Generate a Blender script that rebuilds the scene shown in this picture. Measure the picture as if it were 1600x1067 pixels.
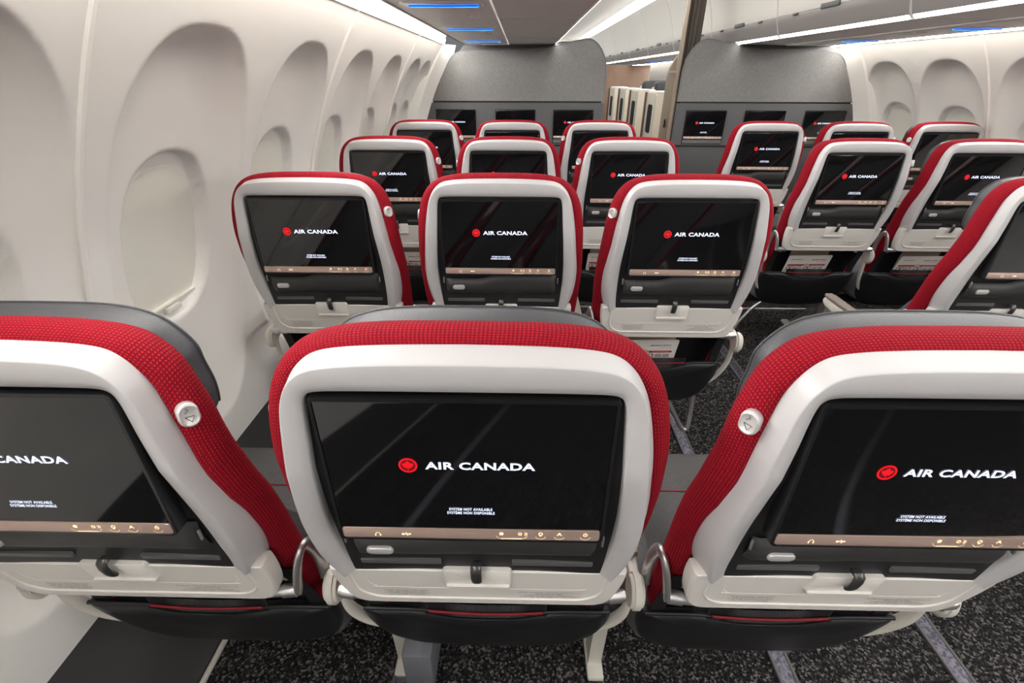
import bpy, bmesh, math, random
from mathutils import Vector, Matrix
random.seed(7)
for o in list(bpy.data.objects):
    bpy.data.objects.remove(o, do_unlink=True)
S = bpy.context.scene
COL = S.collection
# ------------------------------------------------------------------ camera
RT = Vector((0.99982235, 0.01868478, 0.00248075))
UP = Vector((-0.01124641, 0.48575263, 0.87402397))
FW = Vector((-0.01512591, 0.8738966, -0.48587647))
cam = bpy.data.objects.new('camera', bpy.data.cameras.new('camera'))
COL.objects.link(cam)
cam.matrix_world = Matrix(((RT.x, UP.x, -FW.x, 0.0521), (RT.y, UP.y, -FW.y, 0.0),
                           (RT.z, UP.z, -FW.z, 1.308), (0, 0, 0, 1)))
cam.data.sensor_fit = 'HORIZONTAL'; cam.data.sensor_width = 36.0
cam.data.lens = 36.0 * 745.4 / 1600
cam.data.clip_start = 0.02; cam.data.clip_end = 60
S.camera = cam
# ------------------------------------------------------------------ light levels, exposure
STRIP = 42.0      # sidewall wash strips
COVE = 7.0       # aisle cove strips above the bins
FASCIA = 9.0      # strips under the bin lips
SCREEN = 0.8      # lettering on the monitors
w = bpy.data.worlds.new('world'); S.world = w; w.use_nodes = True
w.node_tree.nodes['Background'].inputs[0].default_value = (0.9, 0.95, 1, 1)
w.node_tree.nodes['Background'].inputs[1].default_value = 0.1
S.view_settings.view_transform = 'Standard'; S.view_settings.look = 'None'
S.view_settings.gamma = 1.0; S.view_settings.use_curve_mapping = False
S.view_settings.exposure = 0.93
S.cycles.max_bounces = 16; S.cycles.diffuse_bounces = 10

# ------------------------------------------------------------------ materials
def srgb(r, g, b):
    f = lambda c: (c / 255 / 12.92) if c / 255 <= .04045 else ((c / 255 + .055) / 1.055) ** 2.4
    return (f(r), f(g), f(b), 1)

def mat(name, col, rough=.5, metal=0., spec=.5, emit=None, es=0., noise=None, bump=0., bscale=400, coat=0.):
    m = bpy.data.materials.new(name); m.use_nodes = True
    nt = m.node_tree; b = nt.nodes['Principled BSDF']
    b.inputs['Base Color'].default_value = col
    b.inputs['Roughness'].default_value = rough
    b.inputs['Metallic'].default_value = metal
    b.inputs['Specular IOR Level'].default_value = spec
    b.inputs['Coat Weight'].default_value = coat
    if emit:
        b.inputs['Emission Color'].default_value = emit
        b.inputs['Emission Strength'].default_value = es
    tc = nt.nodes.new('ShaderNodeTexCoord')
    if noise:
        n = nt.nodes.new('ShaderNodeTexNoise'); n.inputs['Scale'].default_value = noise[0]; n.inputs['Detail'].default_value = 4
        nt.links.new(tc.outputs['Object'], n.inputs['Vector'])
        r = nt.nodes.new('ShaderNodeValToRGB'); r.color_ramp.elements[0].color = col; r.color_ramp.elements[1].color = noise[1]
        r.color_ramp.elements[0].position = noise[2]; r.color_ramp.elements[1].position = noise[3]
        nt.links.new(n.outputs['Fac'], r.inputs['Fac']); nt.links.new(r.outputs['Color'], b.inputs['Base Color'])
    if bump:
        n2 = nt.nodes.new('ShaderNodeTexNoise'); n2.inputs['Scale'].default_value = bscale; n2.inputs['Detail'].default_value = 3
        nt.links.new(tc.outputs['Object'], n2.inputs['Vector'])
        bp = nt.nodes.new('ShaderNodeBump'); bp.inputs['Strength'].default_value = bump; bp.inputs['Distance'].default_value = .002
        nt.links.new(n2.outputs['Fac'], bp.inputs['Height']); nt.links.new(bp.outputs['Normal'], b.inputs['Normal'])
    return m

def knit(name, dark, light, pu, pv, use_uv=True, bump=.6):
    """woven cloth: rows of small raised stitches"""
    m = bpy.data.materials.new(name); m.use_nodes = True
    nt = m.node_tree; b = nt.nodes['Principled BSDF']; L = nt.links
    b.inputs['Roughness'].default_value = .85; b.inputs['Specular IOR Level'].default_value = .15
    b.inputs['Sheen Weight'].default_value = 0.0
    tc = nt.nodes.new('ShaderNodeTexCoord')
    sp = nt.nodes.new('ShaderNodeSeparateXYZ'); L.new(tc.outputs['UV' if use_uv else 'Object'], sp.inputs[0])
    def wv(sock, per):
        a = nt.nodes.new('ShaderNodeMath'); a.operation = 'MULTIPLY'; a.inputs[1].default_value = 2 * math.pi / per; L.new(sock, a.inputs[0])
        s = nt.nodes.new('ShaderNodeMath'); s.operation = 'SINE'; L.new(a.outputs[0], s.inputs[0])
        c = nt.nodes.new('ShaderNodeMath'); c.operation = 'MULTIPLY_ADD'; c.inputs[1].default_value = .5; c.inputs[2].default_value = .5; L.new(s.outputs[0], c.inputs[0])
        return c.outputs[0]
    p = nt.nodes.new('ShaderNodeMath'); p.operation = 'MULTIPLY'
    L.new(wv(sp.outputs[0], pu), p.inputs[0]); L.new(wv(sp.outputs[1], pv), p.inputs[1])
    r = nt.nodes.new('ShaderNodeValToRGB'); r.color_ramp.elements[0].color = dark; r.color_ramp.elements[1].color = light
    r.color_ramp.elements[0].position = .2; r.color_ramp.elements[1].position = .95
    L.new(p.outputs[0], r.inputs['Fac']); L.new(r.outputs['Color'], b.inputs['Base Color'])
    bp = nt.nodes.new('ShaderNodeBump'); bp.inputs['Strength'].default_value = bump; bp.inputs['Distance'].default_value = .0015
    L.new(p.outputs[0], bp.inputs['Height']); L.new(bp.outputs['Normal'], b.inputs['Normal'])
    return m

M = {}
M['shell'] = mat('white_moulded_plastic', srgb(184, 182, 182), .38, bump=.03, bscale=900)
M['tray'] = mat('pale_grey_plastic', srgb(218, 214, 208), .42, bump=.04, bscale=1200)
M['wall'] = mat('sidewall_white', srgb(240, 238, 235), .5, bump=.02, bscale=700)
M['shade'] = mat('window_shade_plastic', srgb(234, 232, 223), .55)
M['bin'] = mat('bin_white', srgb(234, 230, 222), .42)
M['underside'] = mat('bin_underside_grey', srgb(232, 230, 227), .5)
M['fascia_shaded'] = mat('bin_lip_shaded_grey', srgb(150, 145, 142), .5)  # darker than the bin: shade under the door put into the lip colour
M['ceil'] = mat('ceiling_white', srgb(236, 232, 225), .6)
M['red'] = knit('red_knit', srgb(122, 6, 22), srgb(184, 36, 54), .0041, .0037)
M['red_pipe'] = mat('red_piping', srgb(128, 16, 27), .7)
M['grey_cloth'] = mat('dark_grey_cloth', srgb(70, 69, 70), .9, spec=.2, noise=(900, srgb(100, 98, 98), .35, .7), bump=.3, bscale=1500)
M['leather'] = mat('charcoal_leather', srgb(64, 65, 68), .45, spec=.5, bump=.35, bscale=650)
M['pocket'] = mat('black_leather', srgb(24, 24, 26), .42, spec=.5, bump=.15, bscale=500)
M['mesh'] = knit('dark_elastic_mesh', srgb(30, 30, 31), srgb(92, 90, 90), .003, .003, use_uv=False)
M['bezel'] = mat('black_soft_plastic', srgb(30, 29, 30), .45, bump=.05, bscale=1500)
M['flap'] = mat('black_padded_flap', srgb(52, 51, 50), .5, bump=.15, bscale=900)
M['frame'] = mat('black_frame_gloss', srgb(26, 26, 28), .25)
M['slot'] = mat('grey_slot_trim', srgb(92, 92, 92), .5)
M['glass'] = mat('monitor_glass', srgb(9, 9, 11), .06, spec=.85)
M['strip'] = mat('bronze_strip', srgb(184, 160, 148), .35, metal=.45)
M['icon'] = mat('lit_icon', srgb(255, 225, 190), .5, emit=srgb(255, 214, 165), es=.5)
M['white_lit'] = mat('lit_white_lettering', (0, 0, 0, 1), .5, emit=srgb(225, 232, 255), es=SCREEN)
M['red_lit'] = mat('lit_red', (0, 0, 0, 1), .5, emit=srgb(235, 8, 26), es=SCREEN)
M['darkred_lit'] = mat('lit_dark_red', (0, 0, 0, 1), .5, emit=srgb(88, 4, 10), es=SCREEN)
M['silver'] = mat('satin_silver', srgb(200, 198, 198), .28, metal=.85)
M['button'] = mat('silver_button', srgb(206, 204, 202), .35, metal=.35)
M['darkmetal'] = mat('dark_latch_metal', srgb(86, 85, 84), .3, metal=.7)
M['beige'] = mat('beige_painted_metal', srgb(206, 202, 192), .4)
M['greybox'] = mat('grey_box_plastic', srgb(108, 110, 116), .5)
M['darkbeam'] = mat('dark_beam', srgb(40, 40, 40), .5, metal=.3)
M['pad'] = mat('brown_armrest_pad', srgb(118, 106, 98), .5, bump=.1, bscale=800)
M['ink'] = mat('grey_ink', srgb(70, 70, 70), .7)
M['ink_black'] = mat('black_ink', srgb(40, 40, 44), .7)
M['card'] = mat('card_white', srgb(226, 220, 214), .5)
M['card_red'] = mat('card_red', srgb(178, 40, 48), .5)
M['card_grey'] = mat('card_grey', srgb(176, 172, 168), .5)
M['bag'] = mat('kraft_paper', srgb(186, 170, 150), .75)
M['bag_ink'] = mat('kraft_ink', srgb(158, 122, 104), .75)
M['bulk'] = mat('bulkhead_woven_grey', srgb(104, 103, 101), .75, spec=.3, noise=(220, srgb(124, 122, 119), .4, .65), bump=.25, bscale=420)
M['bulk_low'] = mat('bulkhead_lower_grey', srgb(82, 82, 83), .7, spec=.3, bump=.15, bscale=500)
M['black'] = mat('black_gap', srgb(14, 14, 14), .6)
M['gasket'] = mat('dark_gasket', srgb(70, 69, 68), .6)
M['dado'] = mat('dark_kick_panel', srgb(66, 65, 65), .5, bump=.05, bscale=500)
M['strip_white'] = mat('led_strip_white', (0, 0, 0, 1), .5, emit=(1, .985, .965, 1), es=STRIP)
M['cove_white'] = mat('led_cove_white', (0, 0, 0, 1), .5, emit=(1, .985, .965, 1), es=COVE)
M['fascia_white'] = mat('led_fascia_white', (0, 0, 0, 1), .5, emit=(1, .985, .965, 1), es=FASCIA)
M['blue'] = mat('blue_lamp', (0, 0, 0, 1), .5, emit=(.0, .045, 1, 1), es=.9)
M['blue_core'] = mat('blue_lamp_core', (0, 0, 0, 1), .5, emit=(.03, .42, 1, 1), es=1.3)
M['champagne'] = mat('champagne_laminate', srgb(150, 135, 118), .4, metal=.2)
M['brown'] = mat('brown_laminate', srgb(140, 112, 92), .5, noise=(9, srgb(128, 100, 80), .3, .7))
M['cream'] = mat('cream_suite_panel', srgb(226, 216, 198), .45, bump=.3, bscale=60)
M['suite_brown'] = mat('suite_brown_trim', srgb(110, 80, 64), .45)
M['curtain'] = mat('taupe_curtain', srgb(84, 78, 71), .9, spec=.15, bump=.3, bscale=900)
M['rail'] = mat('seat_rail_metal', srgb(120, 116, 130), .4, metal=.6, noise=(120, srgb(70, 68, 76), .4, .6))
M['railedge'] = mat('seat_rail_cover', srgb(86, 86, 88), .5)

def carpet():
    m = bpy.data.materials.new('speckled_carpet'); m.use_nodes = True
    nt = m.node_tree; L = nt.links; b = nt.nodes['Principled BSDF']
    b.inputs['Roughness'].default_value = .95; b.inputs['Specular IOR Level'].default_value = .1
    tc = nt.nodes.new('ShaderNodeTexCoord')
    v = nt.nodes.new('ShaderNodeTexVoronoi'); v.inputs['Scale'].default_value = 190
    L.new(tc.outputs['Object'], v.inputs['Vector'])
    sp = nt.nodes.new('ShaderNodeSeparateColor'); L.new(v.outputs['Color'], sp.inputs[0])
    r = nt.nodes.new('ShaderNodeValToRGB'); e = r.color_ramp.elements
    e[0].color = srgb(26, 25, 26); e[0].position = .3; e[1].color = srgb(112, 108, 106); e[1].position = 1.0
    x = e.new(.7); x.color = srgb(48, 47, 47)
    L.new(sp.outputs[0], r.inputs['Fac']); L.new(r.outputs['Color'], b.inputs['Base Color'])
    bp = nt.nodes.new('ShaderNodeBump'); bp.inputs['Strength'].default_value = .9; bp.inputs['Distance'].default_value = .004
    L.new(v.outputs['Distance'], bp.inputs['Height']); L.new(bp.outputs['Normal'], b.inputs['Normal'])
    return m
M['carpet'] = carpet()

# ------------------------------------------------------------------ mesh helpers
class MB:
    def __init__(s):
        s.v = []; s.f = []; s.mi = []; s.uv = {}
    def pt(s, p):
        s.v.append(tuple(p)); return len(s.v) - 1
    def face(s, idx, m=0, uv=None):
        if uv: s.uv[len(s.f)] = uv
        s.f.append(tuple(idx)); s.mi.append(m)
    def loft(s, loops, closed=True, cap0=False, cap1=False, m=0, uv=False, ring=False):
        n = len(loops[0]); ids = [[s.pt(p) for p in lp] for lp in loops]
        U = V = None
        if uv:
            U = [0]; mid = loops[len(loops) // 2]
            for i in range(n): U.append(U[-1] + (Vector(mid[(i + 1) % n]) - Vector(mid[i])).length)
            V = [0]
            for k in range(1, len(loops)): V.append(V[-1] + (Vector(loops[k][0]) - Vector(loops[k - 1][0])).length)
        R = list(range(len(loops) - 1)) + ([len(loops) - 1] if ring else [])
        for k in R:
            k2 = (k + 1) % len(loops)
            for i in range(n if closed else n - 1):
                j = (i + 1) % n
                s.face((ids[k][i], ids[k][j], ids[k2][j], ids[k2][i]), m,
                       [(U[i], V[k]), (U[i + 1], V[k]), (U[i + 1], V[k2]), (U[i], V[k2])] if uv else None)
        if cap0: s.face(ids[0][::-1], m)
        if cap1: s.face(ids[-1], m)
        return ids
    def tube(s, path, r, n=10, closed=False, m=0, flat=None, up=Vector((0, 0, 1)), caps=True):
        P = [Vector(p) for p in path]; loops = []; N = len(P)
        prev = None
        for i in range(N):
            a = P[(i - 1) % N] if (closed or i > 0) else P[i]
            b = P[(i + 1) % N] if (closed or i < N - 1) else P[i]
            t = (b - a).normalized()
            if prev is None:
                ref = up if abs(t.dot(up)) < .95 else Vector((1, 0, 0))
                x = (ref - t * ref.dot(t)).normalized()
            else:
                x = (prev - t * prev.dot(t)).normalized()
            prev = x; y = t.cross(x)
            rr = r[i] if isinstance(r, (list, tuple)) else r
            rx, ry = (rr, rr) if flat is None else flat
            loops.append([P[i] + x * math.cos(q) * rx + y * math.sin(q) * ry for q in [2 * math.pi * k / n for k in range(n)]])
        s.loft(loops, True, caps and not closed, caps and not closed, m, ring=closed)
    def bm_add(s, bm, m=0, mtx=None):
        base = len(s.v)
        for q in bm.verts: s.v.append(tuple(mtx @ q.co if mtx else q.co))
        bm.verts.index_update()
        for f in bm.faces: s.face([base + q.index for q in f.verts], m)
        bm.free()
    def box(s, c, d, r=0., m=0, rot=None, seg=2):
        bm = bmesh.new(); bmesh.ops.create_cube(bm, size=1)
        for q in bm.verts: q.co = Vector((q.co.x * d[0], q.co.y * d[1], q.co.z * d[2]))
        if r > 0: bmesh.ops.bevel(bm, geom=list(bm.edges), offset=min(r, min(d) * .49), segments=seg, affect='EDGES', profile=.5)
        mt = Matrix.Translation(c)
        if rot: mt = mt @ rot
        s.bm_add(bm, m, mt)
    def prism(s, out, yf, th, bev=.002, m=0):
        """outline [(x,z)] facing -Y, rear at yf(z), thickness th"""
        cx = sum(p[0] for p in out) / len(out); cz = sum(p[1] for p in out) / len(out)
        f = yf if callable(yf) else (lambda z: yf)
        def ins(d):
            o = []
            for x, z in out:
                l = math.hypot(x - cx, z - cz) or 1; k = max(0, 1 - d / l); o.append((cx + (x - cx) * k, cz + (z - cz) * k))
            return o
        a = ins(bev)
        s.loft([[(x, f(z) + th, z) for x, z in out], [(x, f(z) + bev, z) for x, z in out],
                [(x, f(z) + bev * .3, z) for x, z in ins(bev * .3)], [(x, f(z), z) for x, z in a]], True, True, True, m)
    def mesh(s, name, mats, angle=40, fix=True):
        me = bpy.data.meshes.new(name); me.from_pydata(s.v, [], s.f)
        for mm in (mats if isinstance(mats, (list, tuple)) else [mats]): me.materials.append(M[mm] if isinstance(mm, str) else mm)
        me.polygons.foreach_set('material_index', s.mi)
        if s.uv:
            ul = me.uv_layers.new(name='UVMap')
            for p in me.polygons:
                u = s.uv.get(p.index)
                if u:
                    for k, li in enumerate(p.loop_indices): ul.data[li].uv = u[k]
        if fix:
            bm = bmesh.new(); bm.from_mesh(me); bmesh.ops.recalc_face_normals(bm, faces=bm.faces); bm.to_mesh(me); bm.free()
        me.polygons.foreach_set('use_smooth', [True] * len(me.polygons))
        me.set_sharp_from_angle(angle=math.radians(angle))
        me.update()
        return me

def catmull(P, per=6):
    P = [Vector(p) for p in P]; o = []
    for i in range(len(P) - 1):
        a = P[i - 1] if i else P[0] * 2 - P[1]; b = P[i]; c = P[i + 1]
        d = P[i + 2] if i + 2 < len(P) else P[-1] * 2 - P[-2]
        for k in range(per):
            t = k / per
            o.append(.5 * (2 * b + (c - a) * t + (2 * a - 5 * b + 4 * c - d) * t * t + (3 * b - a - 3 * c + d) * t ** 3))
    o.append(P[-1]); return o
def half(P, per=5):
    """right half outline top->bottom, mirrored: bottom-left .. top .. bottom-right"""
    R = [(p.x, p.y) for p in catmull(P, per)]
    return [(-x, z) for x, z in R[:0:-1]] + R
def rrect(x0, x1, z0, z1, r, n=6):
    o = []
    for cx, cz, a0 in ((x1 - r, z1 - r, 0), (x0 + r, z1 - r, 90), (x0 + r, z0 + r, 180), (x1 - r, z0 + r, 270)):
        for k in range(n + 1):
            a = math.radians(a0 + 90 * k / n); o.append((cx + r * math.cos(a), cz + r * math.sin(a)))
    return o
def lerp(tab, x):
    if x >= tab[0][0]: return tab[0][1]
    for (a, va), (b, vb) in zip(tab, tab[1:]):
        if x >= b: return vb + (va - vb) * (x - b) / (a - b)
    return tab[-1][1]
def text_mesh(name, txt, height, width, matname, bold=.0, italic=0.):
    """lettering as a thin mesh in the XZ plane, centred, facing -Y"""
    cu = bpy.data.curves.new(name, 'FONT'); cu.body = txt; cu.size = 1; cu.offset = bold; cu.shear = italic
    cu.align_x = 'CENTER'; cu.align_y = 'CENTER'; cu.resolution_u = 3; cu.space_character = 1.06; cu.space_line = 1.05
    ob = bpy.data.objects.new(name, cu); COL.objects.link(ob)
    bpy.context.view_layer.update()
    me = bpy.data.meshes.new_from_object(ob.evaluated_get(bpy.context.evaluated_depsgraph_get()))
    bpy.data.objects.remove(ob); bpy.data.curves.remove(cu)
    xs = [v.co.x for v in me.vertices]; ys = [v.co.y for v in me.vertices]
    cx, cy = (max(xs) + min(xs)) / 2, (max(ys) + min(ys)) / 2
    sx = width / (max(xs) - min(xs)); sy = height / (max(ys) - min(ys))
    for v in me.vertices: v.co = Vector(((v.co.x - cx) * sx, 0, (v.co.y - cy) * sy))
    me.materials.clear(); me.materials.append(M[matname]); me.name = name
    return me
def shift(me, dx=0, dy=0, dz=0, tilt=0.):
    c, s_ = math.cos(tilt), math.sin(tilt)
    for v in me.vertices:
        x, y, z = v.co; v.co = (x + dx, y * c - z * s_ + dy if tilt else y + dy, y * s_ + z * c + dz if tilt else z + dz)
    return me
def join(name, meshes):
    bm = bmesh.new(); mats = []
    for me in meshes:
        base = len(bm.faces)
        bm.from_mesh(me); bm.faces.ensure_lookup_table()
        for k in range(base, len(bm.faces)):
            f = bm.faces[k]; mm = me.materials[min(f.material_index, len(me.materials) - 1)]
            if mm not in mats: mats.append(mm)
            f.material_index = mats.index(mm)
    r = bpy.data.meshes.new(name); bm.to_mesh(r); bm.free()
    for mm in mats: r.materials.append(mm)
    return r

def obj(name, me, parent=None, label=None, loc=None):
    o = bpy.data.objects.new(name, me); COL.objects.link(o)
    if parent: o.parent = parent
    if loc: o.location = loc
    if label: o['label'] = label
    return o
def thing(name, label, cat, loc=(0, 0, 0), group=None, me=None):
    o = bpy.data.objects.new(name, me); COL.objects.link(o); o.location = loc
    o['label'] = label; o['category'] = cat
    if group: o['group'] = group
    return o
def struct(name, me, loc=(0, 0, 0), parent=None):
    o = bpy.data.objects.new(name, me); COL.objects.link(o); o.location = loc
    if parent: o.parent = parent
    else: o['kind'] = 'structure'
    return o

# ------------------------------------------------------------------ cabin section
XC = .93; ZC = .463; RW = 1.77
ROW = [.366 + .8297 * k for k in range(4)]
YB = 3.956
YR = -2.4
def hx(h, side): return XC + side * h       # side -1 left, +1 right

# floor
b = MB(); b.box((XC, 5.8, -.02), (3.7, 16.6, .04)); struct('floor', b.mesh('floor', 'carpet'))
for x, nm in ((.728, 'trim_1'), (1.165, 'trim_2'), (-.228, 'trim_3'), (2.11, 'trim_4')):
    b = MB()
    b.box((x, .8, .002), (.034, 6.3, .006), 0, 0); b.box((x - .02, .8, .003), (.008, 6.3, .009), .002, 1); b.box((x + .02, .8, .003), (.008, 6.3, .009), .002, 1)
    struct(nm, b.mesh(nm, ['rail', 'railedge']))

def smooth(t):
    t = 0 if t < 0 else 1 if t > 1 else t
    return t * t * (3 - 2 * t)
def wall(side, name, ys, wins):
    z0, z1 = .27, 1.525
    t0 = math.asin((z0 - ZC) / RW); t1 = math.asin((z1 - ZC) / RW); NT = 150
    ths = [t0 + (t1 - t0) * k / NT for k in range(NT + 1)]
    v = []; f = []
    for y in ys:
        near = [w_ for w_ in wins if abs(y - w_) < .26]
        for th in ths:
            z = ZC + RW * math.sin(th); d = 0
            for w_ in near:
                u = abs(y - w_) / .25; vv = (z - 1.0) / (.398 if z > 1 else .60); n = 2.6
                q = (u ** n + abs(vv) ** n) ** (1 / n)
                if q < 1:
                    wd = .50 - (.34 * max(0, vv) ** 1.5 if vv > 0 else 0)
                    t_ = min(1, (1 - q) / wd); d = max(d, .050 * (1 - (1 - t_) ** 2.2) * smooth((1 - q) / .03))
                q2 = ((abs(y - w_ - .008) / .150) ** n + (abs(z - .932) / .196) ** n) ** (1 / n)
                if q2 < 1.08: d = d + .027 * smooth((1.05 - q2) / .07)
            r = RW + d
            v.append((hx(r * math.cos(th), side), y, ZC + r * math.sin(th)))
    n = NT + 1
    for i in range(len(ys) - 1):
        for k in range(NT): f.append((i * n + k, i * n + k + 1, (i + 1) * n + k + 1, (i + 1) * n + k))
    me = bpy.data.meshes.new(name); me.from_pydata(v, [], f); me.materials.append(M['wall'])
    bm = bmesh.new(); bm.from_mesh(me); bmesh.ops.recalc_face_normals(bm, faces=bm.faces); bm.to_mesh(me); bm.free()
    me.polygons.foreach_set('use_smooth', [True] * len(me.polygons))
    struct(name, me)
def frange(a, b, s):
    n = max(1, round((b - a) / s)); return [a + (b - a) * k / n for k in range(n)]
WL = [.59, 1.14, 1.69, 2.24, 2.79, 3.33, 3.70]
WR = [2.10, 2.61, 3.165, 3.68, 4.2, 4.72, 5.24, 5.76, 6.28, 6.8, 7.32]
wall(-1, 'wall_left', frange(YR, .2, .1) + frange(.2, 3.96, .0085) + [3.96], WL)
wall(1, 'wall_right', frange(YR, 1.8, .1) + frange(1.8, 3.96, .010) + frange(3.96, 8.05, .025) + frange(8.05, 13.9, .1) + [13.9], WR)
def arc(side, r, z0, z1, y, n=30):
    t0 = math.asin((z0 - ZC) / r); t1 = math.asin((z1 - ZC) / r)
    return [(hx(r * math.cos(t0 + (t1 - t0) * k / n), side), y, ZC + r * math.sin(t0 + (t1 - t0) * k / n)) for k in range(n + 1)]
k = 5
for side, seams in ((-1, (.83, 1.93, 3.03)), (1, (2.89,))):
    for y in seams:
        b = MB(); b.tube(arc(side, RW - .001, .28, 1.515, y), .007, 8)
        b.tube(arc(side, RW + .004, .28, 1.515, y - side * 0 + .010), .005, 6, m=1)
        struct('trim_%d' % k, b.mesh('trim', ['wall', 'slot'])); k += 1
# window shades
wn = 1
for side, wins in ((-1, WL), (1, WR[1:5])):
    for yc in wins:
        root = bpy.data.objects.new('window_%d' % wn, None); COL.objects.link(root); root['kind'] = 'structure'; wn += 1
        b = MB(); R2 = RW + .0735; rings = []
        for q in (1.0, .985, .9, .6, .3):
            lp = []
            for a in range(56):
                an = 2 * math.pi * a / 56; c, s_ = math.cos(an), math.sin(an)
                yy = math.copysign(abs(c) ** (2 / 2.6), c) * .150 * q * .985 + .008; zz = .932 + math.copysign(abs(s_) ** (2 / 2.6), s_) * .196 * q * .985
                rr = R2 + (.012 if q == 1.0 else .0); th = math.asin((zz - ZC) / rr)
                lp.append((hx(rr * math.cos(th), side), yc + yy, ZC + rr * math.sin(th)))
            rings.append(lp)
        b.loft(rings, True, False, True)
        obj('shade', b.mesh('shade', 'shade'), root)
        b = MB(); th = math.asin((.778 - ZC) / R2)
        b.box((hx((R2 - .004) * math.cos(th), side), yc + .008, .778), (.012, .21, .008), .003)
        obj('shade_sill', b.mesh('shade_sill', 'shade'), root)
        b = MB(); th = math.asin((.765 - ZC) / R2)
        b.box((hx((R2 - .010) * math.cos(th), side), yc + .008, .763), (.018, .05, .016), .004)
        obj('shade_handle', b.mesh('shade_handle', 'shade'), root)
# kick panels along the floor
for side, nm in ((-1, 'left'), (1, 'right')):
    b = MB()
    sec = [(1.652, 0), (1.765, .31), (1.80, .31), (1.80, 0)]
    b.loft([[(hx(h, side), y, z) for h, z in sec] for y in (YR, YB)], True, True, True)
    b.box((hx(1.645, side), (YR + YB) / 2, .006), (.012, YB - YR, .012), .003, 1)
    struct('baseboard_' + nm, b.mesh('baseboard', ['dado', 'beige']))
# sidewall light strips and coves, ceiling
def extr(sec, side, y0, y1, closed=False, m=0, mb=None):
    b = mb or MB(); b.loft([[(hx(h, side), y, z) for h, z in sec] for y in (y0, y1)], closed, closed, closed, m); return b
for side, nm in ((-1, 'left'), (1, 'right')):
    y1 = 3.90 if side < 0 else 13.9
    b = extr([(1.4225, 1.5035), (1.412, 1.531)], side, YR, y1)
    thing('light_strip', 'bright white light strip running along the top of the %s window wall' % nm, 'light', group=None, me=b.mesh('light_strip', 'strip_white'))
    b = extr([(1.450, 1.500), (1.428, 1.4985), (1.4235, 1.5005), (1.428, 1.504), (1.4165, 1.534), (1.40, 1.560), (1.36, 1.572), (1.31, 1.568), (1.292, 1.55), (1.285, 1.50), (1.29, 1.499)], side, YR, y1)
    struct('ceiling', b.mesh('ceiling_cove', 'ceil'))
b = MB()
b.loft([[(x, y, z) for x, z in [(hx(.40, -1), 2.06), (hx(.33, -1), 2.10), (XC, 2.115), (hx(.33, 1), 2.10), (hx(.40, 1), 2.06)]] for y in (YR, 14.)], False)
struct('ceiling', b.mesh('ceiling_aisle', 'ceil'))
for side, nm in ((-1, 'left'), (1, 'right')):
    b = extr([(.455, 1.985), (.452, 2.0), (.412, 2.062), (.405, 2.065)], side, YR, 13.9)
    thing('cove_light', 'white cove light between the aisle ceiling and the %s overhead bins' % nm, 'light', me=b.mesh('cove_light', 'cove_white'))
# rear closing wall behind the camera
b = MB(); b.box((XC, YR - .03, 1.1), (3.8, .06, 2.4)); struct('wall_back', b.mesh('wall_back', 'bulk'))
b = MB(); b.box((XC, 14.05, 1.1), (3.8, .06, 2.4)); struct('wall_front', b.mesh('wall_front', 'ceil'))
b = MB(); b.box((1.60, 8.12, .725), (.66, .05, 1.45), .004); thing('partition_wall', 'brown laminate partition past the business suites', 'partition', me=b.mesh('partition_wall', 'brown'))
# ------------------------------------------------------------------ bulkheads
BL = [(-.70, 0), (-.70, .9), (-.672, 1.035), (-.627, 1.137), (-.565, 1.265), (-.503, 1.368), (-.46, 1.42), (-.425, 1.448), (-.389, 1.461), (-.304, 1.469), (-.135, 1.473),
      (.10, 1.478), (.25, 1.490), (.36, 1.510), (.44, 1.528), (.509, 1.540), (.55, 1.53), (.585, 1.505), (.612, 1.474), (.643, 1.416), (.656, 1.34), (.659, 1.2), (.66, 0)]
def bulkhead(side):
    f = (lambda x: x) if side < 0 else (lambda x: 2 * XC - x)
    P = [(f(x), z) for x, z in BL]
    b = MB()
    up = [p for p in P if p[1] > 1.143]
    e0 = (f(-.624), 1.146); e1 = (f(.659), 1.146)
    b.prism([e0] + up + [e1], YB, .03, .004, 0)
    lo = [p for p in P if p[1] < 1.138]
    lo = [(f(-.70), 0), (f(-.70), .9), (f(-.672), 1.035), (f(-.629), 1.136), (f(.659), 1.136), (f(.66), 0)]
    b.prism(lo, YB, .03, .003, 1)
    b.box(((f(-.63) + f(.655)) / 2, YB + .018, 1.141), (1.26, .02, .014), 0, 2)
    # ledge under the monitors
    b.box(((f(-.66) + f(.655)) / 2, YB - .003, .846), (1.30, .012, .008), .002, 2)
    me = b.mesh('bulkhead', ['bulk', 'bulk_low', 'black'], 35)
    o = struct('wall_front_left' if side < 0 else 'wall_front_right', me)
    # edge piping and gasket above
    b = MB(); b.tube([(x, YB + .004, z) for x, z in P[2:-1]], .006, 6); obj('edge_trim', b.mesh('edge_trim', 'slot'), o)
    b = MB()
    b.prism([(f(x), z) for x, z in [(-.44, 1.42), (-.37, 1.50), (-.20, 1.502), (.25, 1.507), (.33, 1.524), (.40, 1.526), (.40, 1.45), (.3, 1.4)]], YB + .03, .02, .001)
    obj('gasket', b.mesh('gasket', 'gasket'), o)
    # curved close-out between bulkhead edge and sidewall panels
    b = MB(); L0 = []; L1 = []; L2 = []
    for i in range(25):
        z = .30 + (1.50 - .30) * i / 24
        a = 1.765 * math.cos(math.asin((z - ZC) / 1.765)); c = 1.69 * math.cos(math.asin((min(z, 1.47) - ZC) / 1.70))
        L0.append((hx(a + .09, side), 3.875, z)); L1.append((hx(a - .012, side), 3.885, z)); L2.append((hx(c - .012, side), 3.965, z))
    b.loft([L0, L1, L2], False); obj('closeout', b.mesh('closeout', 'wall'), o)
    return o
bulkhead(-1); bulkhead(1)

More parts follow.
